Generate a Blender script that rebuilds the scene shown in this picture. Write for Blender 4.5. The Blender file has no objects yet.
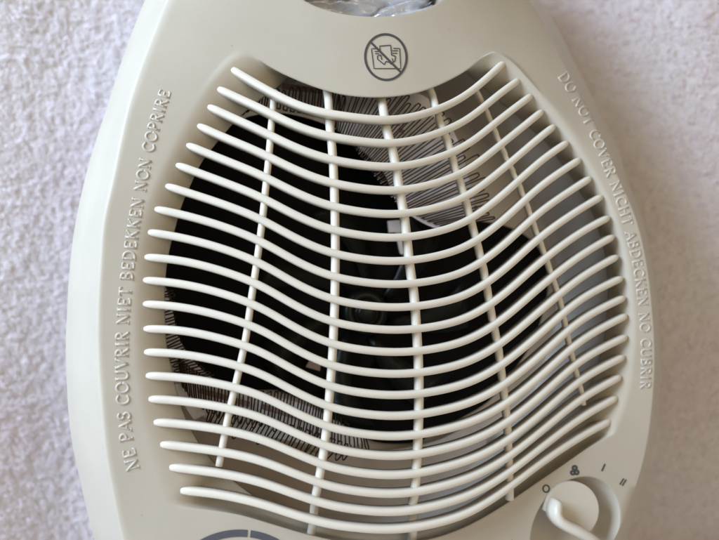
import bpy, bmesh, math, random
import numpy as np
from mathutils import Vector, Matrix
from mathutils.bvhtree import BVHTree

random.seed(4)
rng = np.random.default_rng(7)
scene = bpy.context.scene
COL = scene.collection
V = Vector

# ------------------------------------------------------------------ camera
ZO = 0.190                                   # height of the face centre above the towel
FPX, DIST = 750.0, 750.0 * 0.000357
YAW, PIT, ROLL = math.radians(13.5), math.radians(-0.38), math.radians(-5.61)
f_ = V((math.sin(YAW) * math.cos(PIT), math.cos(YAW) * math.cos(PIT), -math.sin(PIT)))
r0 = f_.cross(V((0, 0, 1))).normalized()
u0 = r0.cross(f_)
r_ = (r0 * math.cos(ROLL) + u0 * math.sin(ROLL)).normalized()
u_ = (u0 * math.cos(ROLL) - r0 * math.sin(ROLL)).normalized()
CAM = V((-0.01336, 0, ZO)) - f_ * DIST
cd = bpy.data.cameras.new('camera')
cam = bpy.data.objects.new('camera', cd)
COL.objects.link(cam)
cam.matrix_world = Matrix((
    (r_.x, u_.x, -f_.x, CAM.x), (r_.y, u_.y, -f_.y, CAM.y),
    (r_.z, u_.z, -f_.z, CAM.z), (0, 0, 0, 1)))
cd.sensor_fit = 'HORIZONTAL'
cd.sensor_width = 36
cd.lens = 36 * FPX / 719
cd.clip_start, cd.clip_end = 0.01, 20
cd.dof.use_dof = True
cd.dof.focus_distance = DIST
cd.dof.aperture_fstop = 7.0
scene.camera = cam

# ------------------------------------------------------------------ light
world = bpy.data.worlds.new('World')
scene.world = world
world.use_nodes = True
bg = world.node_tree.nodes['Background']
bg.inputs[0].default_value = (1.0, 0.82, 0.50, 1)
bg.inputs[1].default_value = 0.24


def area(name, loc, target, size, sy, power, col):
    ld = bpy.data.lights.new(name, 'AREA')
    ld.shape = 'RECTANGLE'
    ld.size, ld.size_y, ld.energy, ld.color = size, sy, power, col
    o = bpy.data.objects.new(name, ld)
    COL.objects.link(o)
    o.location = loc
    o.rotation_euler = (V(target) - V(loc)).to_track_quat('-Z', 'Y').to_euler()
    return o


area('window_light', (-0.65, -0.29, ZO + 0.40), (0, 0.02, ZO), 0.36, 0.46, 14.0, (0.61, 0.765, 1.0))
area('room_light', (0.22, -0.90, ZO + 0.10), (0, 0, ZO), 0.45, 0.45, 1.75, (1.0, 0.82, 0.60))
vs = scene.view_settings
vs.view_transform, vs.look, vs.exposure, vs.gamma = 'Standard', 'None', 0, 1
vs.use_curve_mapping = False
scene.render.engine = 'CYCLES'


# ------------------------------------------------------------------ materials
def mat(name, col, rough=0.45, spec=0.5, metal=0.0, sss=0.0, bevel=0.0, var=0.0, vscale=60, bump=0.0, bscale=900, trans=0.0, coat=0.0):
    m = bpy.data.materials.new(name)
    m.use_nodes = True
    nt = m.node_tree
    b = nt.nodes['Principled BSDF']
    b.inputs['Base Color'].default_value = (*col, 1)
    b.inputs['Roughness'].default_value = rough
    b.inputs['Specular IOR Level'].default_value = spec
    b.inputs['Metallic'].default_value = metal
    if sss:
        b.inputs['Subsurface Weight'].default_value = sss
        b.inputs['Subsurface Radius'].default_value = (1, .8, .5)
        b.inputs['Subsurface Scale'].default_value = 0.003
    if trans:
        b.inputs['Transmission Weight'].default_value = trans
    if coat:
        b.inputs['Coat Weight'].default_value = coat
    tc = nt.nodes.new('ShaderNodeTexCoord')
    if var:
        n = nt.nodes.new('ShaderNodeTexNoise')
        n.inputs['Scale'].default_value = vscale
        n.inputs['Detail'].default_value = 6
        nt.links.new(tc.outputs['Object'], n.inputs['Vector'])
        r = nt.nodes.new('ShaderNodeValToRGB')
        r.color_ramp.elements[0].position, r.color_ramp.elements[1].position = .3, .7
        r.color_ramp.elements[0].color = (*[c * (1 - var) for c in col], 1)
        r.color_ramp.elements[1].color = (*[min(1, c * (1 + var * .6)) for c in col], 1)
        nt.links.new(n.outputs['Fac'], r.inputs['Fac'])
        nt.links.new(r.outputs['Color'], b.inputs['Base Color'])
        mr = nt.nodes.new('ShaderNodeMapRange')
        mr.inputs['To Min'].default_value = rough - .07
        mr.inputs['To Max'].default_value = rough + .07
        nt.links.new(n.outputs['Fac'], mr.inputs['Value'])
        nt.links.new(mr.outputs['Result'], b.inputs['Roughness'])
    nrm = None
    if bevel:
        bv = nt.nodes.new('ShaderNodeBevel')
        bv.samples = 4
        bv.inputs['Radius'].default_value = bevel
        nrm = bv.outputs['Normal']
    if bump:
        n2 = nt.nodes.new('ShaderNodeTexNoise')
        n2.inputs['Scale'].default_value = bscale
        n2.inputs['Detail'].default_value = 4
        nt.links.new(tc.outputs['Object'], n2.inputs['Vector'])
        bp = nt.nodes.new('ShaderNodeBump')
        bp.inputs['Strength'].default_value = bump
        bp.inputs['Distance'].default_value = 0.0004
        nt.links.new(n2.outputs['Fac'], bp.inputs['Height'])
        if nrm:
            nt.links.new(nrm, bp.inputs['Normal'])
        nrm = bp.outputs['Normal']
    if nrm:
        nt.links.new(nrm, b.inputs['Normal'])
    return m


CREAM = (0.52, 0.47, 0.375)
M_SHELL = mat('ivory_plastic_shell', CREAM, .42, .45, sss=.12, bevel=.0010, var=.045, vscale=45, bump=.10, bscale=2600)


def specks(m):
    """a few grains of dust and tiny marks on the shell"""
    nt = m.node_tree
    b = nt.nodes['Principled BSDF']
    src = b.inputs['Base Color'].links[0].from_socket
    tc = nt.nodes.new('ShaderNodeTexCoord')
    vo = nt.nodes.new('ShaderNodeTexVoronoi')
    vo.inputs['Scale'].default_value = 95
    nt.links.new(tc.outputs['Object'], vo.inputs['Vector'])
    mr = nt.nodes.new('ShaderNodeMapRange')
    mr.inputs['From Min'].default_value = .018
    mr.inputs['From Max'].default_value = .034
    mr.inputs['To Min'].default_value = .42
    mr.inputs['To Max'].default_value = 0
    nt.links.new(vo.outputs['Distance'], mr.inputs['Value'])
    mx = nt.nodes.new('ShaderNodeMix')
    mx.data_type = 'RGBA'
    mx.inputs[7].default_value = (.20, .16, .11, 1)
    nt.links.new(mr.outputs['Result'], mx.inputs[0])
    nt.links.new(src, mx.inputs[6])
    nt.links.new(mx.outputs[2], b.inputs['Base Color'])


specks(M_SHELL)
M_BAR = mat('ivory_plastic_bars', (0.70, 0.645, 0.535), .40, .5, sss=.12, var=.04, vscale=80, bump=.06, bscale=1800)
M_RELIEF = mat('ivory_plastic_relief', (0.55, 0.50, 0.415), .40, .5)
M_PRINT = mat('grey_print', (0.075, 0.073, 0.07), .55, .3, var=.12, vscale=700)
M_DIALPRINT = mat('slate_print', (0.10, 0.10, 0.115), .5, .3, var=.08, vscale=500)
M_DUCT = mat('dusty_duct_metal', (0.82, 0.745, 0.65), .45, .5, metal=.05, var=.10, vscale=35, bump=.2, bscale=400)
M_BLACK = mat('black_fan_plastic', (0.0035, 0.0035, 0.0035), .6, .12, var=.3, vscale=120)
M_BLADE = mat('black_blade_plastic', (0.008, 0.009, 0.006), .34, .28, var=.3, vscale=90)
M_WIRE = mat('brown_heating_wire', (0.11, 0.075, 0.055), .32, .5, metal=.8)
M_MICA_LIGHT = mat('pale_mica_rear_light', (0.90, 0.86, 0.85), .28, .5, var=.12, vscale=120)  # on the boards this pale colour stands in for light through the rear grille
M_TAN2 = mat('beige_mica', (0.64, 0.56, 0.48), .45, .4, var=.15, vscale=50)
M_STEEL = mat('bright_steel', (0.75, 0.73, 0.73), .4, .5, metal=.2)
M_TAN = mat('tan_mica', (0.36, 0.26, 0.21), .5, .4, var=.1)
M_KNOB = mat('ivory_plastic_knob', (0.63, 0.58, 0.485), .33, .5, sss=.1, bevel=.0006, bump=.05, bscale=1800)
M_FILM = mat('silvery_film', (0.72, 0.74, 0.80), .28, .8, metal=.35, bump=.12, bscale=140)
M_RUBBER = mat('grey_rubber', (0.05, 0.05, 0.05), .8, .2)


def towel_mat():
    m = bpy.data.materials.new('terry_towel')
    m.use_nodes = True
    nt = m.node_tree
    b = nt.nodes['Principled BSDF']
    b.inputs['Roughness'].default_value = .95
    b.inputs['Specular IOR Level'].default_value = .1
    b.inputs['Sheen Weight'].default_value = .25
    tc = nt.nodes.new('ShaderNodeTexCoord')

    def noise(sc, det):
        n = nt.nodes.new('ShaderNodeTexNoise')
        n.inputs['Scale'].default_value = sc
        n.inputs['Detail'].default_value = det
        nt.links.new(tc.outputs['Object'], n.inputs['Vector'])
        return n
    big = noise(14, 3)
    sm = noise(330, 4)
    r1 = nt.nodes.new('ShaderNodeValToRGB')
    r1.color_ramp.elements[0].position, r1.color_ramp.elements[1].position = .35, .65
    r1.color_ramp.elements[0].color = (0.94, 0.88, 0.90, 1)
    r1.color_ramp.elements[1].color = (0.97, 0.94, 0.95, 1)
    nt.links.new(big.outputs['Fac'], r1.inputs['Fac'])
    r2 = nt.nodes.new('ShaderNodeValToRGB')
    r2.color_ramp.elements[0].position, r2.color_ramp.elements[1].position = .32, .62
    r2.color_ramp.elements[0].color = (0.94, 0.93, 0.94, 1)
    r2.color_ramp.elements[1].color = (1, 1, 1, 1)
    nt.links.new(sm.outputs['Fac'], r2.inputs['Fac'])
    mx = nt.nodes.new('ShaderNodeMix')
    mx.data_type = 'RGBA'
    mx.blend_type = 'MULTIPLY'
    mx.inputs[0].default_value = 1
    nt.links.new(r1.outputs['Color'], mx.inputs[6])
    nt.links.new(r2.outputs['Color'], mx.inputs[7])
    nt.links.new(mx.outputs[2], b.inputs['Base Color'])
    fine = noise(900, 3)
    bp = nt.nodes.new('ShaderNodeBump')
    bp.inputs['Strength'].default_value = .3
    bp.inputs['Distance'].default_value = .0012
    nt.links.new(fine.outputs['Fac'], bp.inputs['Height'])
    nt.links.new(bp.outputs['Normal'], b.inputs['Normal'])
    tl = nt.nodes.new('ShaderNodeBsdfTranslucent')
    nt.links.new(mx.outputs[2], tl.inputs['Color'])
    ms = nt.nodes.new('ShaderNodeMixShader')
    ms.inputs[0].default_value = .48
    nt.links.new(b.outputs[0], ms.inputs[1])
    nt.links.new(tl.outputs[0], ms.inputs[2])
    nt.links.new(ms.outputs[0], nt.nodes['Material Output'].inputs['Surface'])
    return m


M_TOWEL = towel_mat()


# ------------------------------------------------------------------ helpers
def W(px, py, d=0.0):
    """point of the heater that lies d metres in front of the face plane (y = -d), seen at px, py of the photograph"""
    dr = f_ + r_ * ((px - 359.5) / FPX) - u_ * ((py - 270.0) / FPX)
    t = (-d - CAM.y) / dr.y
    return CAM + dr * t


def obj(name, verts, faces, m, parent=None, smooth=True):
    me = bpy.data.meshes.new(name)
    me.from_pydata([tuple(v) for v in verts], [], faces)
    me.update()
    if m:
        me.materials.append(m)
    if smooth:
        me.polygons.foreach_set('use_smooth', [True] * len(me.polygons))
    o = bpy.data.objects.new(name, me)
    COL.objects.link(o)
    if parent:
        o.parent = parent
        o.matrix_parent_inverse = Matrix.Translation(-parent.location) if parent.type == 'EMPTY' else Matrix()
    return o


def fixn(o):
    bm = bmesh.new()
    bm.from_mesh(o.data)
    bmesh.ops.recalc_face_normals(bm, faces=bm.faces)
    bm.to_mesh(o.data)
    bm.free()
    return o


def spline(pts, n=8, closed=False):
    P = [V((p[0], p[1], p[2] if len(p) > 2 else 0)) for p in pts]
    k = len(P)
    out = []
    for i in range(k if closed else k - 1):
        if closed:
            a, b, c, d = P[i - 1], P[i], P[(i + 1) % k], P[(i + 2) % k]
        else:
            a, b, c, d = P[max(i - 1, 0)], P[i], P[i + 1], P[min(i + 2, k - 1)]
        for j in range(n):
            t = j / n
            out.append(.5 * ((2 * b) + (c - a) * t + (2 * a - 5 * b + 4 * c - d) * t * t + (3 * b - a - 3 * c + d) * t ** 3))
    if not closed:
        out.append(P[-1])
    return out


def tube(verts, faces, path, rad, sides=6, cap=True):
    """append a tube along path (Vectors); rad a number or a list"""
    n0 = len(verts)
    k = len(path)
    up = V((0.3, 0.9, 0.2))
    for i, p in enumerate(path):
        t = (path[min(i + 1, k - 1)] - path[max(i - 1, 0)]).normalized()
        a = t.cross(up)
        if a.length < 1e-6:
            a = t.cross(V((1, 0, 0)))
        a.normalize()
        b = t.cross(a)
        r = rad[i] if isinstance(rad, (list, tuple)) else rad
        for s in range(sides):
            w = 2 * math.pi * s / sides
            verts.append(p + a * (r * math.cos(w)) + b * (r * math.sin(w)))
    for i in range(k - 1):
        for s in range(sides):
            s2 = (s + 1) % sides
            faces.append((n0 + i * sides + s, n0 + i * sides + s2, n0 + (i + 1) * sides + s2, n0 + (i + 1) * sides + s))
    if cap:
        faces.append(tuple(n0 + s for s in range(sides))[::-1])
        faces.append(tuple(n0 + (k - 1) * sides + s for s in range(sides)))


def lathe(name, c, prof, m, parent, seg=64, sx=1.0):
    """profile (r, d) turned round the axis through c that runs out of the face"""
    vs_, fs = [], []
    for r, d in prof:
        for s in range(seg):
            w = 2 * math.pi * s / seg
            vs_.append(V((c.x + r * sx * math.cos(w), -d, c.z + r * math.sin(w))))
    for i in range(len(prof) - 1):
        for s in range(seg):
            s2 = (s + 1) % seg
            fs.append((i * seg + s, i * seg + s2, (i + 1) * seg + s2, (i + 1) * seg + s))
    fs.append(tuple(range(seg)))
    fs.append(tuple((len(prof) - 1) * seg + s for s in range(seg))[::-1])
    return fixn(obj(name, vs_, fs, m, parent))


# ------------------------------------------------------------------ value noise for cloth
def vnoise(U, Vv, seed):
    g = np.random.default_rng(seed).random((256, 256))
    iu, iv = np.floor(U).astype(int), np.floor(Vv).astype(int)
    fu, fv = U - iu, Vv - iv
    fu, fv = fu * fu * (3 - 2 * fu), fv * fv * (3 - 2 * fv)
    a, b = g[iu % 256, iv % 256], g[(iu + 1) % 256, iv % 256]
    c, d = g[iu % 256, (iv + 1) % 256], g[(iu + 1) % 256, (iv + 1) % 256]
    return (a * (1 - fu) + b * fu) * (1 - fv) + (c * (1 - fu) + d * fu) * fv


# ------------------------------------------------------------------ towel: laid under the heater and hung up behind it
def sm_(x):
    x = np.clip(x, 0, 1)
    return x * x * (3 - 2 * x)


def build_towel():
    YB, RC = 0.140, 0.035
    step = 0.0017
    su = np.arange(-0.40, 0.50, step)
    lf = 0.30 + YB - RC
    tot = lf + math.pi / 2 * RC + 0.40
    sv = np.arange(0, tot, step)
    U, S = np.meshgrid(su, sv, indexing='ij')
    y = np.empty_like(S); z = np.empty_like(S); ny = np.empty_like(S); nz = np.empty_like(S)
    A = S < lf
    B = (S >= lf) & (S < lf + math.pi / 2 * RC)
    Cc = S >= lf + math.pi / 2 * RC
    y[A] = -0.30 + S[A]; z[A] = 0; ny[A] = 0; nz[A] = 1
    w = (S[B] - lf) / RC
    y[B] = YB - RC + RC * np.sin(w); z[B] = RC - RC * np.cos(w); ny[B] = -np.sin(w); nz[B] = np.cos(w)
    y[Cc] = YB; z[Cc] = RC + S[Cc] - lf - math.pi / 2 * RC; ny[Cc] = -1; nz[Cc] = 0
    y -= sm_((S - lf) / .09) * (0.12 * np.clip(-0.02 - U, 0, 1) + 0.75 * np.clip(U - 0.07, 0, 1))
    hang = np.clip((S - lf) / .08, 0, 1)
    h = hang * (0.012 * np.sin(U * 26 + 1.3 + 9.0 * (S - lf)) + 0.006 * np.sin(U * 55 - 5 * S + 2) + 0.008 * (vnoise(U * 9 + 40, S * 5 + 7, 3) - .5))
    terry = (vnoise(U * 520 + 900, S * 520, 11) - .5) * .0010 + (vnoise(U * 270 + 300, S * 270, 12) - .5) * .0010
    h = h + terry
    X = U
    co = np.stack([X, y + ny * h, z + nz * h], -1).reshape(-1, 3)
    nu, nv = U.shape
    idx = np.arange(nu * nv).reshape(nu, nv)
    q = np.stack([idx[:-1, :-1], idx[1:, :-1], idx[1:, 1:], idx[:-1, 1:]], -1).reshape(-1, 4)
    me = bpy.data.meshes.new('towel')
    me.vertices.add(len(co)); me.vertices.foreach_set('co', co.ravel())
    me.loops.add(q.size); me.loops.foreach_set('vertex_index', q.ravel())
    me.polygons.add(len(q)); me.polygons.foreach_set('loop_start', np.arange(0, q.size, 4))
    me.update(calc_edges=True)
    me.polygons.foreach_set('use_smooth', np.ones(len(q), bool))
    me.materials.append(M_TOWEL)
    o = bpy.data.objects.new('towel', me)
    COL.objects.link(o)
    o['label'] = 'fluffy white terry towel hung behind and spread under the heater'
    o['category'] = 'towel'
    # the pile: small bent loops standing out of the cloth
    pos = co.reshape(nu, nv, 3)
    nk = 270000
    a = rng.uniform((0.14) / .9 * (nu - 2), (0.74) / .9 * (nu - 2), nk)
    lo_ = (lf - .03) / tot
    b = rng.uniform(lo_ * (nv - 2), nv - 2, nk)
    ia, ib = a.astype(int), b.astype(int)
    fa, fb = (a - ia)[:, None], (b - ib)[:, None]
    p = (pos[ia, ib] * (1 - fa) + pos[ia + 1, ib] * fa) * (1 - fb) + (pos[ia, ib + 1] * (1 - fa) + pos[ia + 1, ib + 1] * fa) * fb
    nrm = np.stack([np.zeros(nk), ny[ia, ib], nz[ia, ib]], -1)
    tx = np.tile(np.array([1.0, 0, 0]), (nk, 1))
    ty = np.cross(nrm, tx)
    clump = vnoise(a * .35 + 11, b * .35 + 5, 21) * 6.28 * 2 + rng.normal(0, .7, nk)
    dr = tx * np.cos(clump)[:, None] + ty * np.sin(clump)[:, None]
    sd = np.cross(nrm, dr)
    hh = (rng.uniform(.0006, .0016, nk) * (.6 + .8 * vnoise(a * .5, b * .5, 22)))[:, None]
    ln = rng.uniform(.0010, .0028, nk)[:, None]
    wd = rng.uniform(.00010, .00022, nk)[:, None]
    pts = [p - nrm * .0002, p + nrm * hh * .8 + dr * ln * .25, p + nrm * hh + dr * ln * .8, p + nrm * hh * .45 + dr * ln * 1.25]
    vv = []
    for q in pts:
        vv += [q - sd * wd, q + sd * wd]
    vv = np.stack(vv, 1).reshape(-1, 3)
    base = (np.arange(nk) * 8)[:, None]
    q = np.concatenate([base + np.array([[0, 1, 3, 2]]), base + np.array([[2, 3, 5, 4]]), base + np.array([[4, 5, 7, 6]])], 0)
    m2 = bpy.data.meshes.new('pile')
    m2.vertices.add(len(vv)); m2.vertices.foreach_set('co', vv.ravel())
    m2.loops.add(q.size); m2.loops.foreach_set('vertex_index', q.ravel())
    m2.polygons.add(len(q)); m2.polygons.foreach_set('loop_start', np.arange(0, q.size, 4))
    m2.update(calc_edges=True)
    m2.polygons.foreach_set('use_smooth', np.ones(len(q), bool))
    m2.materials.append(M_TOWEL)
    po = bpy.data.objects.new('pile', m2)
    COL.objects.link(po)
    po.parent = o
    po['kind'] = 'stuff'
    return o


build_towel()

# ------------------------------------------------------------------ heater
heater = bpy.data.objects.new('fan_heater', None)
COL.objects.link(heater)
heater.location = (0, 0.04, 0.0)
heater['label'] = 'cream plastic fan heater with wavy front grille and round control knob'
heater['category'] = 'fan heater'

CX, CY = 385.0, 290.0
SIL = [(145, 0), (123, 57), (107, 107), (90, 160), (78, 210), (71, 255), (67, 313), (66, 360), (70, 427), (80, 480), (95, 540),
       (112, 580), (140, 617), (190, 642), (270, 655), (370, 657), (470, 648), (555, 622), (602, 585), (627, 540), (640, 493), (653, 447), (658.5, 410), (661, 360), (658.5, 310),
       (653, 267), (643, 220), (628, 180), (617, 147), (600, 113), (577, 67), (557, 27), (539, 0), (512, -45), (475, -85), (415, -117), (340, -127), (262, -114), (205, -84), (168, -45)]
EDGE = [(167, 0), (152, 37), (137, 77), (125, 117), (112, 180), (103, 222), (100, 262), (97.5, 313), (98, 360), (101, 400), (106, 453), (115, 503), (123, 540),
        (138, 575), (165, 604), (208, 625), (278, 637), (368, 639), (458, 630), (535, 607), (585, 574), (614, 540), (632, 498), (645, 455), (652, 410), (655, 360), (652.5, 310),
        (647.5, 267), (637.5, 222), (621, 182), (607, 149), (590, 116), (567, 70), (547, 30), (529, 0), (500, -40), (462, -74), (408, -102), (342, -111), (277, -101), (224, -77), (188, -42)]
A_LEFT = [(239, 51), (226, 60), (206, 83), (192, 108), (173, 143), (158, 172), (144, 205), (137, 233), (133, 262), (131, 300), (132, 340), (134, 375), (138, 405), (143, 428), (150, 454), (158, 480), (165, 499), (172, 506)]
A_BOT = [(172, 506), (202, 509), (240, 515), (275, 525), (310, 535), (350, 543), (390, 545), (430, 539), (460, 529), (485, 516.5), (510, 501), (535, 484), (560, 467), (585, 450), (600, 441), (614, 434)]
A_RIGHT = [(614, 434), (624, 415), (632, 388), (636, 355), (637, 325), (635, 295), (631, 265), (624, 235), (613, 205), (601, 180), (583, 150), (564, 122), (545, 96), (524, 71), (512, 59), (501, 52)]
A_TOP = [(501, 52), (492, 51.5), (484, 56), (475, 64), (460, 74.5), (437, 86), (412, 94), (382, 97.5), (350, 96), (320, 89), (287, 76), (265, 64), (254, 56), (246, 51.5), (239, 51)]
O_ALL = [(296, 74), (275, 89), (262, 98), (245, 112), (232, 125), (215, 145), (202, 162), (192, 182), (182, 205), (175, 229), (169.5, 250), (166, 272), (164.5, 300), (166, 340), (170, 362), (175, 385), (183, 412),
         (194, 435), (210, 458), (235, 482), (265, 503), (300, 519), (345, 531), (390, 533), (425, 528), (455, 516), (484, 501), (508, 482), (536, 457), (563, 431), (581, 408), (591, 382), (599, 360), (604, 340), (607, 310), (608, 290), (607, 275), (605, 255),
         (599, 232), (592, 212), (582, 195), (570, 175), (559, 160), (546, 142), (532, 130), (514, 113), (492, 95), (470, 76), (462, 70), (437, 80), (412, 88), (382, 91), (350, 90), (322, 83)]
N = 320


def polar(pts):
    """radius of a closed pixel outline for N directions from the centre"""
    P = np.array([(p[0] - CX, p[1] - CY) for p in pts])
    ang = np.arctan2(P[:, 1], P[:, 0])
    out = np.zeros(N)
    Q = np.roll(P, -1, 0)
    for i in range(N):
        w = -math.pi + 2 * math.pi * (i + .5) / N
        dx, dy = math.cos(w), math.sin(w)
        den = dx * (Q[:, 1] - P[:, 1]) - dy * (Q[:, 0] - P[:, 0])
        den = np.where(np.abs(den) < 1e-9, 1e-9, den)
        t = (P[:, 0] * (Q[:, 1] - P[:, 1]) - P[:, 1] * (Q[:, 0] - P[:, 0])) / den
        s = (P[:, 0] * dy - P[:, 1] * dx) / den
        ok = (s >= -1e-6) & (s <= 1 + 1e-6) & (t > 0)
        out[i] = t[ok].max()
    return out


TH = -math.pi + 2 * math.pi * (np.arange(N) + .5) / N
rS = polar(spline(SIL, 6, True))
rE = polar(spline(EDGE, 6, True))
rA = polar(spline(A_LEFT, 6)[:-1] + spline(A_BOT, 6)[:-1] + spline(A_RIGHT, 6)[:-1] + spline(A_TOP, 6)[:-1])
rO = polar(spline(O_ALL, 6, True))


def ang_of(p):
    return math.atan2(p[1] - CY, p[0] - CX)


def sm(x):
    x = np.clip(x, 0, 1)
    return x * x * (3 - 2 * x)


# weight 1 on the soft side slopes, 0 along the brow above and the panel below
a1, a2 = ang_of((243, 50)), ang_of((494, 50))
b1, b2 = ang_of((614, 434)), ang_of((172, 506))
e_ = math.radians(8)
wTop = sm((TH - (a1 - e_ * .1)) / (1.3 * e_)) * sm(((a2 + e_ * .1) - TH) / (1.3 * e_))
wBot = sm((TH - (b1 - e_ * .2)) / e_) * sm(((b2 + e_ * .2) - TH) / e_)
wSide = 1 - np.maximum(wTop, wBot)
midT = np.exp(-((TH + math.pi / 2) / .42) ** 2)
wT2 = sm((TH - (a1 - .30)) / .55) * sm(((a2 + .30) - TH) / .55)
wB2 = sm((TH - (b1 - .30)) / .55) * sm(((b2 + .30) - TH) / .55)
dA = -0.0006 + midT * 0.0030 + wB2 * 0.0010
dO = -0.0165 + 0.0075 * wBot * (1 - wSide) + wSide * np.where(np.cos(TH) < 0, 0.0105, 0.0050)
# the shoulders to both sides of the handle fall back
dE = -0.0140 * np.exp(-((TH - ang_of((535, 15))) / .30) ** 2) - 0.0040 * np.exp(-((TH - ang_of((180, 0))) / .28) ** 2)


def ring(r, d):
    d = np.broadcast_to(d, (N,))
    return [W(CX + r[i] * math.cos(TH[i]), CY + r[i] * math.sin(TH[i]), float(d[i])) for i in range(N)]


kern = np.exp(-.5 * (np.arange(-40, 41) / 11.0) ** 2)
kern /= kern.sum()
rAs = np.convolve(np.concatenate([rA[-40:], rA, rA[:40]]), kern, 'valid')
rings = []
rings.append(ring(rS * .80, -0.076))
rings.append(ring(rS * .93, -0.073))
rings.append(ring(rS * .985, -0.064))
rings.append(ring(rS * 1.0, -0.052))
rings.append(ring(rS * 1.0, -0.036))
for s, d in ((.30, -0.026), (.60, -0.015), (.82, -0.0066), (.93, -0.0024), (.975, -0.0009), (1.01, -0.0002), (1.05, 0.0)):
    rings.append(ring(rS + (rE - rS) * s, d + dE * sm(np.array(s))))
r1 = rS + (rE - rS) * 1.05
for s in (.12, .28, .45, .62, .78, .90, .97, 1.0):
    rr = r1 + (rA - r1) * s
    s2 = np.clip((r1 - rr) / (r1 - rAs), 0, 1.25)
    rings.append(ring(rr, dE * np.clip(1 - s2, 0, 1) ** 1.3 + dA * s + 0.0010 * midT * math.sin(math.pi * s)))
for s in (.05, .14, .26, .40, .55, .70, .84, .94, 1.0):
    soft = s ** 1.7
    steep = 1 - (1 - s) ** 6
    k = wSide * soft + (1 - wSide) * steep
    rings.append(ring(rA + (rO - rA) * s, dA + (dO - dA) * k))
rings.append(ring(rO * 1.0, dO - 0.002))
flare = (1 - np.cos(TH)) * .5
for d, fl in ((-0.03, .05), (-0.045, .09), (-0.058, .12)):
    # duct walls running back from the opening, flaring on the left
    cm = sum(rings[-1], V()) / N
    src = ring(rO * 1.0, dO - 0.002)
    rings.append([V((p.x + (p.x - cm.x) * fl * flare[i], -d, p.z + (p.z - cm.z) * fl * flare[i])) for i, p in enumerate(src)])
verts = [v for r in rings for v in r]
faces = []
for k in range(len(rings) - 1):
    for i in range(N):
        j = (i + 1) % N
        faces.append((k * N + i, k * N + j, (k + 1) * N + j, (k + 1) * N + i))
c0 = sum(rings[0], V()) / N
c1 = sum(rings[-1], V()) / N
verts += [c0, c1]
for i in range(N):
    j = (i + 1) % N
    faces.append((len(verts) - 2, j, i))
    L0 = (len(rings) - 1) * N
    faces.append((len(verts) - 1, L0 + i, L0 + j))
housing = fixn(obj('housing', verts, faces, M_SHELL, heater))
bvh0 = BVHTree.FromPolygons([tuple(v) for v in verts], faces)


def cutter(name, vs_, fs):
    o = fixn(obj(name, vs_, fs, None))
    return o


def cyl_loop(c, rx, rz, d, n=96):
    return [V((c.x + rx * math.cos(2 * math.pi * i / n), -d, c.z + rz * math.sin(2 * math.pi * i / n))) for i in range(n)]


def tilt_loop(c, ra, rb, d, n=96):
    q = math.sqrt(.5)
    out = []
    for i in range(n):
        a, b = ra * math.cos(2 * math.pi * i / n), rb * math.sin(2 * math.pi * i / n)
        out.append(V((c.x + (a - b) * q, -d, c.z + (a + b) * q)))
    return out


def loft(loops):
    n = len(loops[0])
    vs_ = [v for l in loops for v in l]
    fs = []
    for k in range(len(loops) - 1):
        for i in range(n):
            fs.append((k * n + i, k * n + (i + 1) % n, (k + 1) * n + (i + 1) % n, (k + 1) * n + i))
    fs.append(tuple(range(n)))
    fs.append(tuple((len(loops) - 1) * n + i for i in range(n))[::-1])
    return vs_, fs


HC = W(374, -25, 0.003)
hx = (W(456, -25, .003) - HC).length
hz = (W(374, 16, .003) - HC).length
hole = cutter('cut_a', *loft([cyl_loop(HC, hx * k, hz * k, d) for d, k in ((0.04, 1.6), (0.0065, 1.06), (0.0050, 1.02), (0.0025, .995), (-0.002, .985), (-0.05, .97), (-0.12, .97))]))
DC = W(576, 529, 0.0)
dr_ = (W(622, 529, 0.0) - DC).length
dish = cutter('cut_b', *loft([tilt_loop(DC, dr_ * k * 1.07, dr_ * k * .90, d) for d, k in ((0.04, 1.5), (0.0040, 1.09), (0.002, 1.045), (0.0004, 1.0), (-0.0025, .92), (-0.0075, .82), (-0.0095, .76), (-0.0102, .66))]))
TC = W(240, 588, 0.004)
tr_ = 0.0150
dish2 = cutter('cut_c', *loft([cyl_loop(TC, tr_ * k, tr_ * k, d) for d, k in ((0.04, 1.5), (0.0075, 1.08), (0.005, 1.03), (0.0035, .985), (0.000, .93), (-0.006, .85), (-0.0085, .80))]))
for c in (hole, dish, dish2):
    md = housing.modifiers.new('cut', 'BOOLEAN')
    md.object = c
    md.operation = 'DIFFERENCE'
    md.solver = 'EXACT'
dg = bpy.context.evaluated_depsgraph_get()
me2 = bpy.data.meshes.new_from_object(housing.evaluated_get(dg))
housing.modifiers.clear()
housing.data = me2
for c in (hole, dish, dish2):
    bpy.data.objects.remove(c)
me2.polygons.foreach_set('use_smooth', [True] * len(me2.polygons))
try:
    me2.set_sharp_from_angle(angle=math.radians(38))
except Exception:
    pass
bmh = bmesh.new()
bmh.from_mesh(me2)
bvh = BVHTree.FromBMesh(bmh)
bmh.free()


def surf(px, py, off=0.0):
    dr = (f_ + r_ * ((px - 359.5) / FPX) - u_ * ((py - 270.0) / FPX)).normalized()
    h, n, i, dist = bvh.ray_cast(CAM, dr)
    if h is None:
        return W(px, py, off)
    if n.dot(dr) > 0:
        n = -n
    return h + n * off


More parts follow.
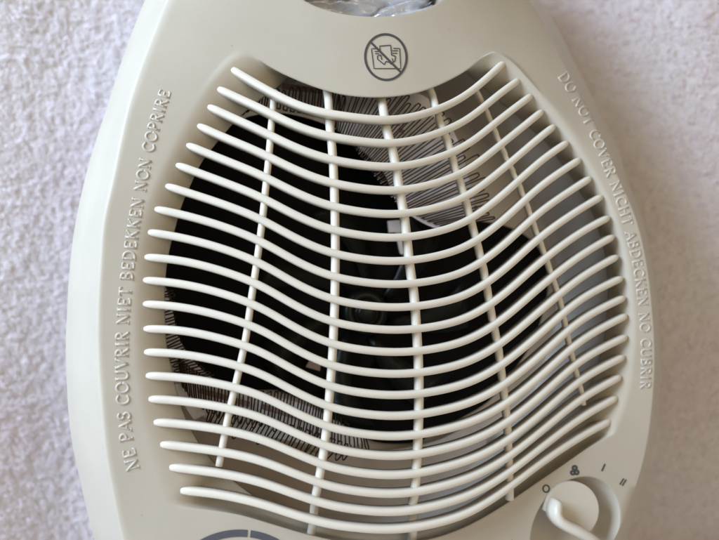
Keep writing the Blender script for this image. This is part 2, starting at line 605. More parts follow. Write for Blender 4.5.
# --- base under the shell, on the towel
bz = min(v.z for v in rings[3])
bl = []
for z, k in ((bz + 0.020, .80), (bz + 0.006, .93), (0.006, 1.0), (0.003, .98)):
    l = []
    for i in range(64):
        w = 2 * math.pi * i / 64
        ex = 5.0
        cx_, sx_ = math.cos(w), math.sin(w)
        rr = (abs(cx_) ** ex + abs(sx_) ** ex) ** (-1 / ex)
        l.append(V((0.072 * k * rr * cx_, 0.037 + 0.036 * k * rr * sx_, z)))
    bl.append(l)
fixn(obj('base', *loft(bl), M_SHELL, heater))
for sx in (-.055, .055):
    for y in (0.012, 0.062):
        prof = [(0.006, 0.0045), (0.0065, 0.001), (0.0055, -0.001)]
        vs_, fs = loft([[V((sx + r * math.cos(a * math.pi / 10), y + r * math.sin(a * math.pi / 10), z)) for a in range(20)] for r, z in prof])
        fixn(obj('foot', vs_, fs, M_RUBBER, heater))

# --- duct lining and everything inside
rl = rO * 0.9988
lin = [ring(rl, dO - 0.0008)]
cm = sum(lin[0], V()) / N
for d, fl in ((-0.026, .036), (-0.036, .06), (-0.046, .085), (-0.054, .105)):
    lin.append([V((p.x + (p.x - cm.x) * fl * flare[i], -d, p.z + (p.z - cm.z) * fl * flare[i])) for i, p in enumerate(lin[0])])
for i, k in enumerate((.985, .97, .95)):
    cc = sum(lin[4], V()) / N
    lin.append([cc + (p - cc) * k + V((0, .0006 * (i + 1), 0)) for p in lin[4]])
vs_ = [v for l in lin for v in l]
fs = []
for k in range(len(lin) - 1):
    for i in range(N):
        fs.append((k * N + i, k * N + (i + 1) % N, (k + 1) * N + (i + 1) % N, (k + 1) * N + i))
vs_.append(sum(lin[-1], V()) / N)
for i in range(N):
    fs.append((len(vs_) - 1, (len(lin) - 1) * N + i, (len(lin) - 1) * N + (i + 1) % N))
obj('air_duct', vs_, fs, M_DUCT, heater)


def plate(name, pts, d, th, m, parent, bend=None):
    P = spline(pts, 5, True) if len(pts) > 4 else [V((p[0], p[1], 0)) for p in pts]
    g = bend or (lambda x, y: 0.0)
    front = [W(p.x, p.y, d + g(p.x, p.y)) for p in P]
    back = [v + V((0, th, 0)) for v in front]
    n = len(P)
    fs = [tuple(range(n)), tuple(range(n, 2 * n))[::-1]]
    fs += [(i, (i + 1) % n, n + (i + 1) % n, n + i) for i in range(n)]
    o = obj(name, front + back, fs, m, parent, smooth=False)
    bm = bmesh.new()
    bm.from_mesh(o.data)
    bmesh.ops.triangulate(bm, faces=[f for f in bm.faces if len(f.verts) > 4])
    bmesh.ops.recalc_face_normals(bm, faces=bm.faces)
    bm.to_mesh(o.data)
    bm.free()
    return o


# black fan seen through the grille
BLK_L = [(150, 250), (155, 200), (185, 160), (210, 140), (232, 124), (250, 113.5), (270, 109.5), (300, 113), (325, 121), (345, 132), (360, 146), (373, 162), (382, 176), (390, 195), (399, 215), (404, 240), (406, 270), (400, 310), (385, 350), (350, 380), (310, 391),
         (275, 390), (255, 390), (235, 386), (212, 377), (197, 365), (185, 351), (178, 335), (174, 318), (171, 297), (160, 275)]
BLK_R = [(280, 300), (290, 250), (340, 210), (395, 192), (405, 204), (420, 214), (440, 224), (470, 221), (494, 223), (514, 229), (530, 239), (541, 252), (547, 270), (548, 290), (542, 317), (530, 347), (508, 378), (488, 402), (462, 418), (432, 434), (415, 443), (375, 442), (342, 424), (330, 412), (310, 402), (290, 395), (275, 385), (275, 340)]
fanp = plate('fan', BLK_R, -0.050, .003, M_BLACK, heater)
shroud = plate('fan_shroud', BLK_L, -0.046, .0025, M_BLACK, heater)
# rotor blades and hub, nearly lost in the dark
HUB = W(364, 312, -0.043)
for k in range(7):
    a0 = 2 * math.pi * k / 7 + .3
    vs_, fs = [], []
    for i in range(9):
        t = i / 8
        for s in (0, 1):
            r = 0.011 + 0.036 * t
            a = a0 + .35 * t + s * (.30 + .16 * t)
            for th in (0, .0012):
                vs_.append(V((HUB.x + r * math.cos(a), 0.0452 - .0028 * s * (.4 + .6 * t) - th, HUB.z + r * math.sin(a))))
    for i in range(8):
        o_ = i * 4
        fs += [(o_, o_ + 4, o_ + 6, o_ + 2), (o_ + 1, o_ + 3, o_ + 7, o_ + 5), (o_, o_ + 1, o_ + 5, o_ + 4), (o_ + 2, o_ + 6, o_ + 7, o_ + 3)]
    fs += [(0, 2, 3, 1), (32, 33, 35, 34)]
    fixn(obj('blade', vs_, fs, M_BLADE, fanp))
lathe('hub', HUB, [(0.0095, -0.047), (0.0095, -0.040), (0.0085, -0.0385), (0.0058, -0.0383), (0.0052, -0.0392), (0.0045, -0.0392), (0.0040, -0.0365), (0.0030, -0.036)], M_BLADE, fanp, 40)

# pale boards behind the heating wire, standing in for light through the rear
light_board1 = plate('rear_light_board', [(222, 128), (245, 108), (262, 97), (300, 80), (340, 80), (382, 84), (424, 96), (446, 118), (460, 146), (468, 176), (474, 200), (470, 222), (440, 229), (412, 216), (396, 200), (384, 172), (360, 148), (330, 126), (285, 113), (250, 116)], -0.023, .001, M_MICA_LIGHT, heater, bend=lambda x, y: (x - 360) * .00005)
light_board2 = plate('rear_light_board', [(154, 290), (164, 286), (172, 310), (180, 340), (198, 366), (230, 389), (272, 396), (308, 406), (330, 418), (362, 438), (352, 446), (320, 446), (286, 440), (240, 430), (205, 417), (182, 400), (160, 370), (150, 330)], -0.024, .001, M_MICA_LIGHT, heater)
for q in ([(300, 73), (352, 84), (350, 92), (296, 84)], [(184, 405), (204, 402), (206, 414), (194, 420)], [(172, 385), (184, 383), (192, 398), (180, 400)]):
    plate('mica_tab', q, -0.019, .0008, M_MICA_LIGHT, heater)
plate('mica_tab', [(312, 356), (321, 360), (320, 371), (306, 367)], -0.040, .0008, M_TAN, heater)
br = plate('metal_bracket', [(388, 221), (401, 220), (402, 232), (389, 232.5)], -0.036, .0012, M_STEEL, heater)
plate('bracket_leg', [(396, 232), (403, 232), (405, 250), (401, 254), (398, 243)], -0.0375, .001, M_STEEL, br)
plate('heat_shield', [(186, 424), (230, 436), (290, 448), (340, 455), (400, 449), (440, 440), (478, 424), (486, 452), (470, 490), (420, 522), (330, 530), (250, 500), (205, 462)], -0.047, .001, M_TAN2, heater)
for q in ([(417, 208), (433, 202), (437, 225), (421, 229)], [(380, 166), (394, 172), (397, 183), (386, 186)]):
    plate('wire_clip', q, -0.040, .002, M_BLACK, heater)


def path_at(P, t):
    x = t * (len(P) - 1)
    i = min(int(x), len(P) - 2)
    return P[i].lerp(P[i + 1], x - i)


def coil(name, inner, outer, n, d0, d1, r=.00029, jit=.09, sides=5, seed=1):
    """heating wire wound to and fro between two edges: long straight strokes with round bends"""
    rd = random.Random(seed)
    I, T = spline(inner, 8), spline(outer, 8)
    path = []
    for k in range(n):
        j0 = rd.uniform(-jit, jit)
        e = rd.uniform(.90, 1.05)
        k1 = rd.uniform(-.16, .16)
        a, b = path_at(I, min(max((k + .05 + j0) / n, 0), 1)), path_at(I, min(max((k + .55 + j0) / n, 0), 1))
        c, d = path_at(T, min(max((k + .05 + k1) / n, 0), 1)), path_at(T, min(max((k + .62 + k1) / n, 0), 1))
        c = a + (c - a) * e
        d = b + (d - b) * e
        tip = (c + d) * .5 + ((c - a).normalized() + (d - b).normalized()) * (.5 * (c - d).length)
        low = (b + path_at(I, min((k + 1.05) / n, 1))) * .5
        w = rd.uniform(-.0012, .0012)
        for p, q in ((a, d0), (a.lerp(c, .5), (d0 + d1) / 2), (c, d1), (tip, d1 + .0004), (d, d1 - .0014), (b.lerp(d, .5), (d0 + d1) / 2 - .0016), (b, d0 - .0014), (low, d0 - .0010)):
            path.append((p.x, p.y, q + w))
    pts = spline(path, 3)
    P3 = [W(p.x, p.y, p.z) for p in pts]
    vs_, fs = [], []
    tube(vs_, fs, P3, r, sides)
    return obj(name, vs_, fs, M_WIRE, heater)


coil('heating_wire', [(240, 116), (262, 106), (290, 111), (318, 114), (340, 120)], [(246, 106), (264, 96), (292, 92), (320, 92), (346, 97)], 17, -0.022, -0.015, seed=2)
coil('heating_wire', [(335, 128), (352, 142), (366, 160), (380, 178), (398, 200), (420, 216), (446, 228)], [(337, 98), (362, 96), (392, 98), (416, 104), (436, 118), (456, 140), (470, 158), (480, 182), (488, 204), (493, 220)], 30, -0.018, -0.012, seed=3)
coil('heating_wire', [(174, 290), (175, 318), (180, 340), (194, 360), (214, 376)], [(160, 292), (161, 322), (164, 346), (174, 366), (186, 380)], 15, -0.022, -0.018, seed=5)
coil('heating_wire', [(178, 358), (196, 372), (224, 386), (258, 392), (290, 393), (318, 402), (338, 416), (368, 440)], [(182, 384), (198, 402), (222, 416), (254, 424), (284, 428), (312, 436), (338, 444), (370, 448)], 31, -0.021, -0.0145, seed=6)
coil('heating_wire', [(212, 404), (240, 414), (270, 420), (300, 428), (330, 438), (352, 446)], [(206, 420), (230, 432), (258, 440), (288, 448), (318, 455), (350, 456)], 18, -0.020, -0.015, seed=7)
# thin tan strips the wire is wound over
for q in ([(283, 83), (322, 89), (322, 93.5), (282, 89)], [(330, 112), (400, 122), (400, 126), (331, 116)], [(400, 128), (462, 158), (460, 163), (399, 132)], [(200, 388), (250, 402), (249, 407), (199, 393)], [(262, 404), (330, 424), (328, 429), (261, 409)], [(412, 190), (478, 206), (477, 211), (412, 195)]):
    plate('wire_support', q, -0.0208 if q[0][1] < 300 else -0.0228, .0008, M_TAN, heater)

# ------------------------------------------------------------------ grille
COLS = [180, 220, 260, 300, 340, 400, 460, 500, 540, 580]
LE = [(228.8, 67.5), (216, 88), (206.8, 106), (196.8, 125), (186, 144.5), (175.5, 164.5), (165, 185.5), (153.8, 208.8), (147, 232), (143.8, 257), (142.5, 280), (142.5, 303.8), (143, 328.8), (143.5, 352), (145, 375.5), (147.5, 398.8), (152.5, 422), (158.8, 444), (167.5, 466.8), (178, 490)]
RE = [(505.5, 61), (519.5, 79.5), (532, 95), (543, 110.5), (555, 125.5), (568, 142), (580.5, 159), (591, 177.5), (602.5, 196), (609.5, 217), (614, 236), (618, 256), (622.5, 277.5), (625, 297), (627, 315), (627, 336), (624.5, 356), (621, 376), (617, 397), (611, 420)]
NA = None
YC = {
    180: [NA, NA, NA, NA, NA, NA, NA, 214.5, 236.5, 260.5, 284, 307, 330.5, 353.5, 377, 400.5, 425, 446, 467.5, NA],
    220: [NA, NA, 112.5, 136, 159, 180.5, 202.5, 225.5, 248, 270, 294, 315, 338, 361, 383, 407, 431, 451, 472.5, 495],
    260: [87, 107, 130, 154, 174.5, 195.5, 219, 241, 265, 285, 306, 329, 351, 372.5, 396, 417.5, 439, 460.5, 481, 504],
    300: [107, 127, 149, 172, 195, 217.5, 240.5, 263, 286, 309, 330.5, 351, 373, 394, 414, 435, 456, 476, 496, 516],
    340: [115.5, 138, 161, 185.5, 209, 232, 254, 277.5, 301, 324.5, 346, 368, 389, 411, 429.5, 449.5, 469, 489, 507.5, 526],
    400: [119.5, 143, 166, 190.8, 214.5, 238, 261, 284, 307, 330, 352.5, 374.5, 395.5, 416.5, 436, 456, 475, 494, 512, 529],
    460: [100, 124, 148, 174.5, 200.5, 225.5, 249.5, 273, 297.3, 320.5, 343, 365, 386, 406, 425, 445, 463, 481, 499, 516],
    500: [66, 94, 121, 146, 171, 197, 223, 247, 271, 296, 322, 346, 368, 389, 408, 426, 444, 460.5, 477.5, 495],
    540: [NA, NA, NA, 114, 137, 160.5, 186, 212, 238, 262, 287, 311, 333, 355, 376, 396, 415, 432, 447, 463],
    580: [NA, NA, NA, NA, NA, NA, 160, 185, 209, 232, 255, 278, 302, 320.5, 339, 359, 380, 400.5, 418.5, 436],
}
for c in COLS:                                # iron out the reading noise across the bars
    ks = [k for k in range(20) if YC[c][k] is not None]
    co = np.polyfit(ks, [YC[c][k] for k in ks], 4)
    for k in ks:
        YC[c][k] = float(np.polyval(co, k))


def bar_d(t):
    return -0.0020 + 0.0124 * math.sin(math.pi * min(max(t, 0), 1)) ** 1.1


for k in range(20):
    pts = [LE[k]] + [(c, YC[c][k]) for c in COLS if YC[c][k] is not None and LE[k][0] + 14 < c < RE[k][0] - 14] + [RE[k]]
    xs = np.array([p[0] for p in pts])
    ys = np.array([p[1] for p in pts])
    Pc = spline(pts, 16)
    gx = np.linspace(xs[0], xs[-1], 161)
    gy = np.interp(gx, [p.x for p in Pc], [p.y for p in Pc])
    sg = 11.0 / (gx[1] - gx[0])
    kr = np.exp(-.5 * (np.arange(-40, 41) / sg) ** 2)
    kr /= kr.sum()
    pad = np.concatenate([2 * gy[0] - gy[40:0:-1], gy, 2 * gy[-1] - gy[-2:-42:-1]])
    gs = np.convolve(pad, kr, 'valid')
    P = [V((float(x), float(y), 0)) for x, y in zip(gx[::2], gs[::2])]
    fr = (0, .05, .12, .22, .34, .5, .7)
    P = [P[0].lerp(P[1], q) for q in fr] + P[1:-1] + [P[-1].lerp(P[-2], q) for q in fr[::-1]]
    x0, x1 = LE[k][0], RE[k][0]
    path = [W(p.x, p.y, bar_d((p.x - x0) / (x1 - x0))) for p in P]
    # run both ends a little into the shell
    n = len(path)
    L_ = [0.0]
    for i in range(1, n):
        L_.append(L_[-1] + (path[i] - path[i - 1]).length)
    vs_, fs = [], []
    PROF = [(-1, -.6), (-1, .30), (-.90, .68), (-.60, .93), (0, 1.0), (.60, .93), (.90, .68), (1, .30), (1, -.6), (.72, -3.0), (-.72, -3.0)]
    hw = 0.00133
    for i, p in enumerate(path):
        t = (path[min(i + 1, n - 1)] - path[max(i - 1, 0)]).normalized()
        up = V((0, 1, 0)).cross(t).normalized()
        if up.z < 0:
            up = -up
        out = V((0, -1, 0))
        e = min(L_[i], L_[-1] - L_[i])
        s = math.sqrt(max(0.0, 1 - max(0, 1 - (e + .00003) / .0034) ** 2))
        s = max(s, .10)
        for a, b in PROF:
            vs_.append(p + up * (a * hw * s) + out * (b * hw * 1.15 * (s if b > 0 else 1)))
    m_ = len(PROF)
    for i in range(n - 1):
        for j in range(m_):
            fs.append((i * m_ + j, i * m_ + (j + 1) % m_, (i + 1) * m_ + (j + 1) % m_, (i + 1) * m_ + j))
    fs.append(tuple(range(m_)))
    fs.append(tuple((n - 1) * m_ + j for j in range(m_))[::-1])
    fixn(obj('grille_bar', vs_, fs, M_BAR, heater))


def d_under(px, py):
    """depth of the bars at a pixel"""
    le = np.array(LE); re = np.array(RE)
    # find the bar nearest in height along its chord
    best = None
    for k in range(20):
        t = (px - le[k, 0]) / (re[k, 0] - le[k, 0])
        xs = [le[k, 0]] + [c for c in COLS if YC[c][k] is not None and le[k, 0] < c < re[k, 0]] + [re[k, 0]]
        ys = [le[k, 1]] + [YC[c][k] for c in COLS if YC[c][k] is not None and le[k, 0] < c < re[k, 0]] + [re[k, 1]]
        y = np.interp(px, xs, ys)
        if best is None or abs(y - py) < best[0]:
            best = (abs(y - py), t)
    return bar_d(best[1])


RIBS = [
    ([(274, 90), (273.5, 100), (270, 145), (267.2, 174), (261, 232), (254, 282), (252, 295), (246, 337), (237.5, 377), (227.5, 420), (219, 466)], .00118),
    ([(326, 84), (327.5, 95), (331, 132), (334, 177), (335.5, 245), (335, 295), (334.5, 315), (332.5, 357), (329.5, 397), (328, 415), (324, 450), (317.5, 490), (311, 532), (309, 542)], .00142),
    ([(377, 86), (381, 100), (389, 135), (396, 165), (399, 185), (405, 220), (410, 265), (414.5, 297), (417, 332), (419, 372), (419, 415), (417.5, 455), (415, 495), (412, 537), (411, 550)], .00152),
    ([(427, 82), (431, 92), (440, 120), (449, 145), (456, 170), (462, 187), (474, 230), (484, 270), (489.5, 300), (492.5, 317), (499, 350), (504, 390), (507, 415), (509, 450), (510.3, 500)], .00130),
    ([(474, 86), (479, 96), (489, 117), (497.5, 137), (506, 157), (514, 174), (522, 192), (536, 230), (547.5, 262), (560, 300), (565, 322), (572.5, 357), (581, 390), (583.5, 405)], .00098),
]
for pts, hw in RIBS:
    P = spline(pts, 5)
    path = []
    for p in P:
        q = d_under(p.x, p.y) - .0016
        e1, e2 = float(sm(np.array((p.y - pts[0][1] - 8) / 40))), float(sm(np.array((pts[-1][1] - p.y - 8) / 40)))
        q = -0.0040 + (q + 0.0040) * e1 if q > -.004 else q
        if pts[-1][1] > 530:
            q = -0.0045 + (q + 0.0045) * e2
        path.append(W(p.x, p.y, q))
    for _ in range(3):
        ys = [p.y for p in path]
        for i in range(1, len(path) - 1):
            path[i].y = (ys[i - 1] + 2 * ys[i] + ys[i + 1]) / 4
    vs_, fs = [], []
    PR = [(-1, -.6), (-1, .2), (-.8, .65), (-.4, .92), (0, 1), (.4, .92), (.8, .65), (1, .2), (1, -.6), (.8, -1.6), (-.8, -1.6)]
    n, m_ = len(path), len(PR)
    for i, p in enumerate(path):
        t = (path[min(i + 1, n - 1)] - path[max(i - 1, 0)]).normalized()
        sd = t.cross(V((0, 1, 0))).normalized()
        for a, b in PR:
            vs_.append(p + sd * (a * hw) + V((0, -1, 0)) * (b * hw))
    for i in range(n - 1):
        for j in range(m_):
            fs.append((i * m_ + j, i * m_ + (j + 1) % m_, (i + 1) * m_ + (j + 1) % m_, (i + 1) * m_ + j))
    fs.append(tuple(range(m_)))
    fs.append(tuple((n - 1) * m_ + j for j in range(m_))[::-1])
    fixn(obj('grille_rib', vs_, fs, M_BAR, heater))


# ------------------------------------------------------------------ raised lettering
def arc(cx, cy, rx, ry, a, b, n=10):
    return [(cx + rx * math.cos(math.radians(a + (b - a) * i / n)), cy + ry * math.sin(math.radians(a + (b - a) * i / n))) for i in range(n + 1)]


K, T_ = 1.0, .6            # heavy and light strokes


def sf(x, y, w=.13):
    return ([(x - w, y), (x + w, y)], T_)


GL = {
    'N': (.86, [([(.14, 0), (.14, 1)], T_), ([(.10, 1), (.70, 0)], K), ([(.70, 0), (.70, 1)], T_), sf(.14, 0), sf(.70, 1), sf(.08, 1, .08)]),
    'E': (.70, [([(.15, 0), (.15, 1)], K), ([(.05, 0), (.60, 0), (.62, .2)], T_), ([(.05, 1), (.56, 1), (.57, .82)], T_), ([(.15, .52), (.45, .52)], T_), ([(.45, .42), (.45, .62)], T_)]),
    'P': (.66, [([(.15, 0), (.15, 1)], K), sf(.15, 0), ([(.04, 1), (.30, 1)] + arc(.32, .74, .25, .26, 90, -90) + [(.15, .48)], K)]),
    'A': (.80, [([(.08, 0), (.40, 1)], T_), ([(.40, 1), (.72, 0)], K), ([(.20, .35), (.60, .35)], T_), sf(.08, 0), sf(.72, 0)]),
    'S': (.58, [(arc(.29, .76, .21, .24, 20, 270) + arc(.29, .26, .24, .26, 90, -160), K)]),
    'C': (.80, [(arc(.44, .5, .36, .51, 42, 318, 18), K), ([(.71, .80), (.71, .94)], T_)]),
    'O': (.86, [(arc(.42, .5, .36, .51, 0, 360, 24), K)]),
    'U': (.82, [([(.14, 1), (.14, .34)] + arc(.42, .32, .28, .33, 180, 360) + [(.70, 1)], K), sf(.14, 1), sf(.70, 1)]),
    'V': (.80, [([(.08, 1), (.40, 0)], K), ([(.40, 0), (.72, 1)], T_), sf(.08, 1), sf(.72, 1)]),
    'R': (.74, [([(.15, 0), (.15, 1)], K), sf(.15, 0), ([(.04, 1), (.30, 1)] + arc(.32, .75, .24, .25, 90, -90) + [(.15, .5)], K), ([(.34, .5), (.62, 0), (.72, 0)], K)]),
    'I': (.36, [([(.17, 0), (.17, 1)], K), sf(.17, 0), sf(.17, 1)]),
    'T': (.72, [([(.36, 0), (.36, 1)], K), ([(.05, .82), (.06, 1), (.66, 1), (.67, .82)], T_), sf(.36, 0)]),
    'B': (.70, [([(.15, 0), (.15, 1)], K), ([(.04, 1), (.32, 1)] + arc(.33, .77, .21, .23, 90, -90) + [(.15, .54)], K), ([(.33, .54)] + arc(.35, .27, .24, .27, 90, -90) + [(.04, 0)], K)]),
    'D': (.82, [([(.15, 0), (.15, 1)], K), ([(.04, 1), (.32, 1)] + arc(.34, .5, .38, .5, 90, -90, 14) + [(.04, 0)], K)]),
    'K': (.80, [([(.15, 0), (.15, 1)], K), sf(.15, 0), sf(.15, 1), ([(.64, 1), (.16, .44)], T_), ([(.32, .60), (.70, 0)], K), sf(.70, 0, .08), sf(.64, 1, .10)]),
    'H': (.86, [([(.14, 0), (.14, 1)], K), ([(.70, 0), (.70, 1)], K), ([(.14, .52), (.70, .52)], T_), sf(.14, 0), sf(.14, 1), sf(.70, 0), sf(.70, 1)]),
}


def lettering(text, ctrl, cap0, cap1, parent, rad=.00043):
    """letters raised from the shell along a curve (px); the first letter sits at the start"""
    P = spline(ctrl, 12)
    L_ = [0.0]
    for i in range(1, len(P)):
        L_.append(L_[-1] + (P[i] - P[i - 1]).length)
    wd = [(.46 if ch == ' ' else GL[ch][0] + .10) for ch in text]
    tot = sum(wd) - .1
    # the print shrinks with distance: advance by the local size
    sz = lambda s: cap0 + (cap1 - cap0) * s

    def at(s):
        s = min(max(s, 0), L_[-1])
        i = int(np.searchsorted(L_, s)) or 1
        i = min(i, len(P) - 1)
        q = (s - L_[i - 1]) / max(1e-9, L_[i] - L_[i - 1])
        a, b = P[max(i - 3, 0)], P[min(i + 2, len(P) - 1)]
        return P[i - 1].lerp(P[i], q), (b - a).normalized()
    # scale so that the text fills the curve
    acc, em, pos = 0.0, 0.0, []
    for w in wd:
        pos.append(acc)
        acc += w * sz(em / tot)
        em += w
    kx = L_[-1] / acc
    words, cur = [], []
    for ch, p0 in zip(text, pos):
        if ch == ' ':
            words.append(cur)
            cur = []
        else:
            cur.append((ch, p0 * kx))
    words.append(cur)
    for wl in words:
        vs_, fs = [], []
        for ch, s0 in wl:
            cap = sz(s0 / L_[-1])
            for st, wt in GL[ch][1]:
                dense = []
                for i in range(len(st) - 1):
                    n = 3 if math.dist(st[i], st[i + 1]) > .3 else 1
                    for j in range(n):
                        dense.append((st[i][0] + (st[i + 1][0] - st[i][0]) * j / n, st[i][1] + (st[i + 1][1] - st[i][1]) * j / n))
                dense.append(st[-1])
                path = []
                s_mid = s0 + GL[ch][0] * .5 * cap * kx
                c, tg = at(s_mid)
                upv = V((tg.y, -tg.x, 0))
                for gx, gy in dense:
                    q = c + tg * ((gx - GL[ch][0] * .5) * cap * kx) + upv * ((gy - .5) * cap)
                    path.append(surf(q.x, q.y, -rad * .32))
                tube(vs_, fs, path, rad * (1.12 if wt == K else .85), 6)
        obj('raised_lettering', vs_, fs, M_RELIEF, parent)


lettering('NE PAS COUVRIR NIET BEDEKKEN NON COPRIRE',
          [(133.5, 470), (131, 460), (126, 436), (123.3, 405), (122, 375), (122, 345), (123, 320), (126.5, 280), (132, 236), (140, 190), (148, 150), (156, 120), (166, 89)], 12.0, 10.5, housing)
lettering('DO NOT COVER NICHT ABDECKEN NO CUBRIR',
          [(562, 74), (573, 91), (588, 119), (600, 146), (611, 173), (621, 200), (629.5, 229), (637, 260), (641.5, 290), (644.5, 320), (646, 345), (646, 370), (645, 390)], 9.6, 8.8, housing)


# ------------------------------------------------------------------ printed marks
def ribbon(name, lines, m, parent, off=.00016):
    """printed strokes lying on the shell; each line is (points in px, width in px, closed)"""
    vs_, fs = [], []
    for pts, w, cl in lines:
        P = [V((p[0], p[1], 0)) for p in pts]
        n = len(P)
        n0 = len(vs_)
        for i, p in enumerate(P):
            if cl:
                t = P[(i + 1) % n] - P[i - 1]
            else:
                t = P[min(i + 1, n - 1)] - P[max(i - 1, 0)]
            t.normalize()
            q = V((-t.y, t.x, 0)) * (w / 2)
            for sgn in (-1, 1):
                vs_.append(surf(p.x + q.x * sgn, p.y + q.y * sgn, off))
        for i in range(n if cl else n - 1):
            j = (i + 1) % n
            fs.append((n0 + 2 * i, n0 + 2 * i + 1, n0 + 2 * j + 1, n0 + 2 * j))
    o = obj(name, vs_, fs, m, parent)
    return o


def ell(cx, cy, rx, ry, a, b, n, tilt=0):
    ct, st = math.cos(tilt), math.sin(tilt)
    out = []
    for i in range(n + 1):
        w = math.radians(a + (b - a) * i / n)
        x, y = rx * math.cos(w), ry * math.sin(w)
        out.append((cx + x * ct - y * st, cy + x * st + y * ct))
    return out


def Z6(pts, n=4):
    q = [(350 + x / 6, y / 6) for x, y in pts]
    out = []
    for i in range(len(q) - 1):
        for j in range(n):
            out.append((q[i][0] + (q[i + 1][0] - q[i][0]) * j / n, q[i][1] + (q[i + 1][1] - q[i][1]) * j / n))
    return out + [q[-1]]


ribbon('do_not_cover_symbol', [
    (ell(385.8, 57.2, 20.6, 22.8, 0, 360, 72, math.radians(-8))[:-1], 2.3, True),
    (Z6([(122, 252), (306, 436)], 10), 2.1, False),
    (Z6([(168, 292), (128, 293), (143, 412), (304, 412), (297, 291), (258, 291)]), .95, False),
    (Z6([(182, 320), (177, 277), (243, 272), (249, 332), (272, 338), (269, 365), (246, 386), (235, 374), (215, 369), (205, 388), (165, 356), (164, 336), (184, 330), (190, 360)]), 1.05, False),
    (Z6([(147, 310), (178, 308)]), 1.0, False), (Z6([(150, 323), (174, 322)]), 1.0, False),
    (Z6([(252, 306), (287, 304)]), 1.0, False), (Z6([(254, 321), (283, 320)]), 1.0, False), (Z6([(252, 350), (258, 372)]), .9, False),
], M_PRINT, housing)
ribbon('off_mark', [(ell(546, 488.6, 3.1, 3.5, 0, 360, 28)[:-1], 1.4, True)], M_PRINT, housing)
ribbon('cool_air_mark', [(ell(574.5, 467.9, 1.9, 1.9, 0, 360, 18)[:-1], 2.3, True), (ell(572.6, 472.6, 1.8, 1.8, 0, 360, 18)[:-1], 2.1, True), (ell(576.4, 472.2, 1.8, 1.9, 0, 360, 18)[:-1], 2.1, True)], M_PRINT, housing)
ribbon('one_mark', [([(604.8, 463.8), (603.2, 467.5), (601.6, 471)], 1.5, False)], M_PRINT, housing)
ribbon('two_mark', [([(623.6, 478.4), (621.6, 481.4), (619.6, 484.6)], 1.3, False), ([(626.0, 479.4), (624.0, 482.6), (622.0, 485.6)], 1.3, False)], M_PRINT, housing)
ribbon('dial_scale', [(ell(240, 587.5, 66, 54.5, 192, 276.5, 40), 7.2, False), (ell(240, 587.5, 66, 54.5, 279, 350, 34), 7.2, False)], M_DIALPRINT, housing)


# ------------------------------------------------------------------ knobs
def knob(cpx, cpy, base_d, top_d, rad, fin_px, name):
    c = W(cpx, cpy, top_d)
    h = top_d
    if name == 'control_knob':
        arc_ = [(572 + 27 * math.cos(math.radians(a)), 510 + 28.5 * math.sin(math.radians(a))) for a in range(178, 416, 7)]
        k = plate(name, arc_ + [(580, 535), (570, 529), (562, 522.5), (556, 517), (549, 514)], top_d, top_d - base_d, M_KNOB, heater)
    else:
        k = lathe(name, c, [(rad * .98, base_d), (rad, h - .0012), (rad * .985, h - .0005), (rad * .94, h), (rad * .4, h + .0002), (.0004, h + .0002)], M_KNOB, heater, 72)
    P = spline([(x, y, d) for x, y, d in fin_px], 6)
    path = [W(p.x, p.y, p.z) for p in P]
    n = len(path)
    PR = [(-1.25, -5), (-1.15, -2.2), (-.98, -.2), (-.75, .5), (-.4, .88), (0, 1), (.4, .88), (.75, .5), (.98, -.2), (1.15, -2.2), (1.25, -5)]
    vs_, fs = [], []
    for i, p in enumerate(path):
        t = path[min(i + 1, n - 1)] - path[max(i - 1, 0)]
        t.y = 0
        t.normalize()
        sd = t.cross(V((0, 1, 0))).normalized()
        e = min(i, n - 1 - i) / 4
        s = .25 + .75 * math.sqrt(max(0, 1 - max(0, 1 - e) ** 2))
        for a, b in PR:
            vs_.append(p + sd * (a * .0018 * s) + V((0, -1, 0)) * (b * .0012 - (1 - s) * .0012))
    m_ = len(PR)
    for i in range(n - 1):
        for j in range(m_):
            fs.append((i * m_ + j, i * m_ + (j + 1) % m_, (i + 1) * m_ + (j + 1) % m_, (i + 1) * m_ + j))
    fs.append(tuple(range(m_)))
    fs.append(tuple((n - 1) * m_ + j for j in range(m_))[::-1])
    fixn(obj('grip', vs_, fs, M_KNOB, k))
    return k


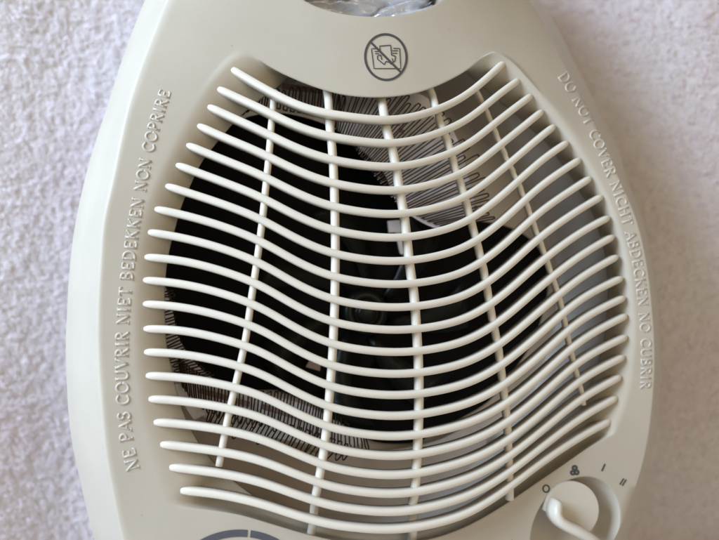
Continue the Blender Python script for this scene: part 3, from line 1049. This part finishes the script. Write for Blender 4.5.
k1 = knob(570, 512, -0.0105, 0.0015, .0100, [(561, 502, .0052), (559, 508, .0064), (558.5, 515, .0072), (562, 522, .0078), (570, 528, .0084), (580, 533, .0090), (591, 539, .0092), (602, 547, .0088)], 'control_knob')
k1['label'] = 'round cream switch knob with a curved raised grip'
k2 = knob(240, 588, -0.010, 0.0015, .0115, [(226, 571, .006), (231, 578, .0075), (238, 586, .0085), (246, 593, .0085), (254, 603, .007)], 'thermostat_knob')

# ------------------------------------------------------------------ crumpled film in the handle opening
def film():
    nu, nv = 90, 60
    us = np.linspace(-1, 1, nu)
    vv = np.linspace(-1, 1, nv)
    U, Q = np.meshgrid(us, vv, indexing='ij')
    base = HC + V((0, 0.026, 0))
    X = base.x + U * hx * .90
    zlow = base.z - hz * .955 * np.sqrt(np.clip(1 - (U * .90) ** 2, 0, 1))
    zhigh = base.z + hz * .75 * np.sqrt(np.clip(1 - (U * .90) ** 2, 0, 1))
    Z = zlow + (zhigh - zlow) * (Q * .5 + .5)
    ph = (U * .62 - Q * .78) * 4.2
    wob = vnoise(U * 3 + 20, Q * 3 + 20, 5) * 3.2
    fold = np.abs(np.sin(ph + wob)) ** .8 * .010 + np.sin(ph * 2.3 + wob * 1.7 + 1) * .0028 + (vnoise(U * 9 + 50, Q * 9 + 9, 6) - .5) * .003
    Y = base.y - fold - .004 * (Q < -1.1)
    front = np.stack([X, Y, Z], -1).reshape(-1, 3)
    back = np.stack([X, np.full_like(Y, base.y + .006) + .3 * fold, Z], -1).reshape(-1, 3)
    idx = np.arange(nu * nv).reshape(nu, nv)
    q = np.stack([idx[:-1, :-1], idx[1:, :-1], idx[1:, 1:], idx[:-1, 1:]], -1).reshape(-1, 4)
    fs = [tuple(int(i) for i in f) for f in q] + [tuple(int(i) + nu * nv for i in f[::-1]) for f in q]
    edge = list(idx[:, 0]) + list(idx[-1, 1:]) + list(idx[-2::-1, -1]) + list(idx[0, -2:0:-1])
    n = len(edge)
    for i in range(n):
        a, b = int(edge[i]), int(edge[(i + 1) % n])
        fs.append((b, a, a + nu * nv, b + nu * nv))
    o = fixn(obj('plastic_film', list(front) + list(back), fs, M_FILM))
    o['label'] = 'crumpled silvery grey plastic film stuffed in the handle opening'
    o['category'] = 'plastic film'


film()
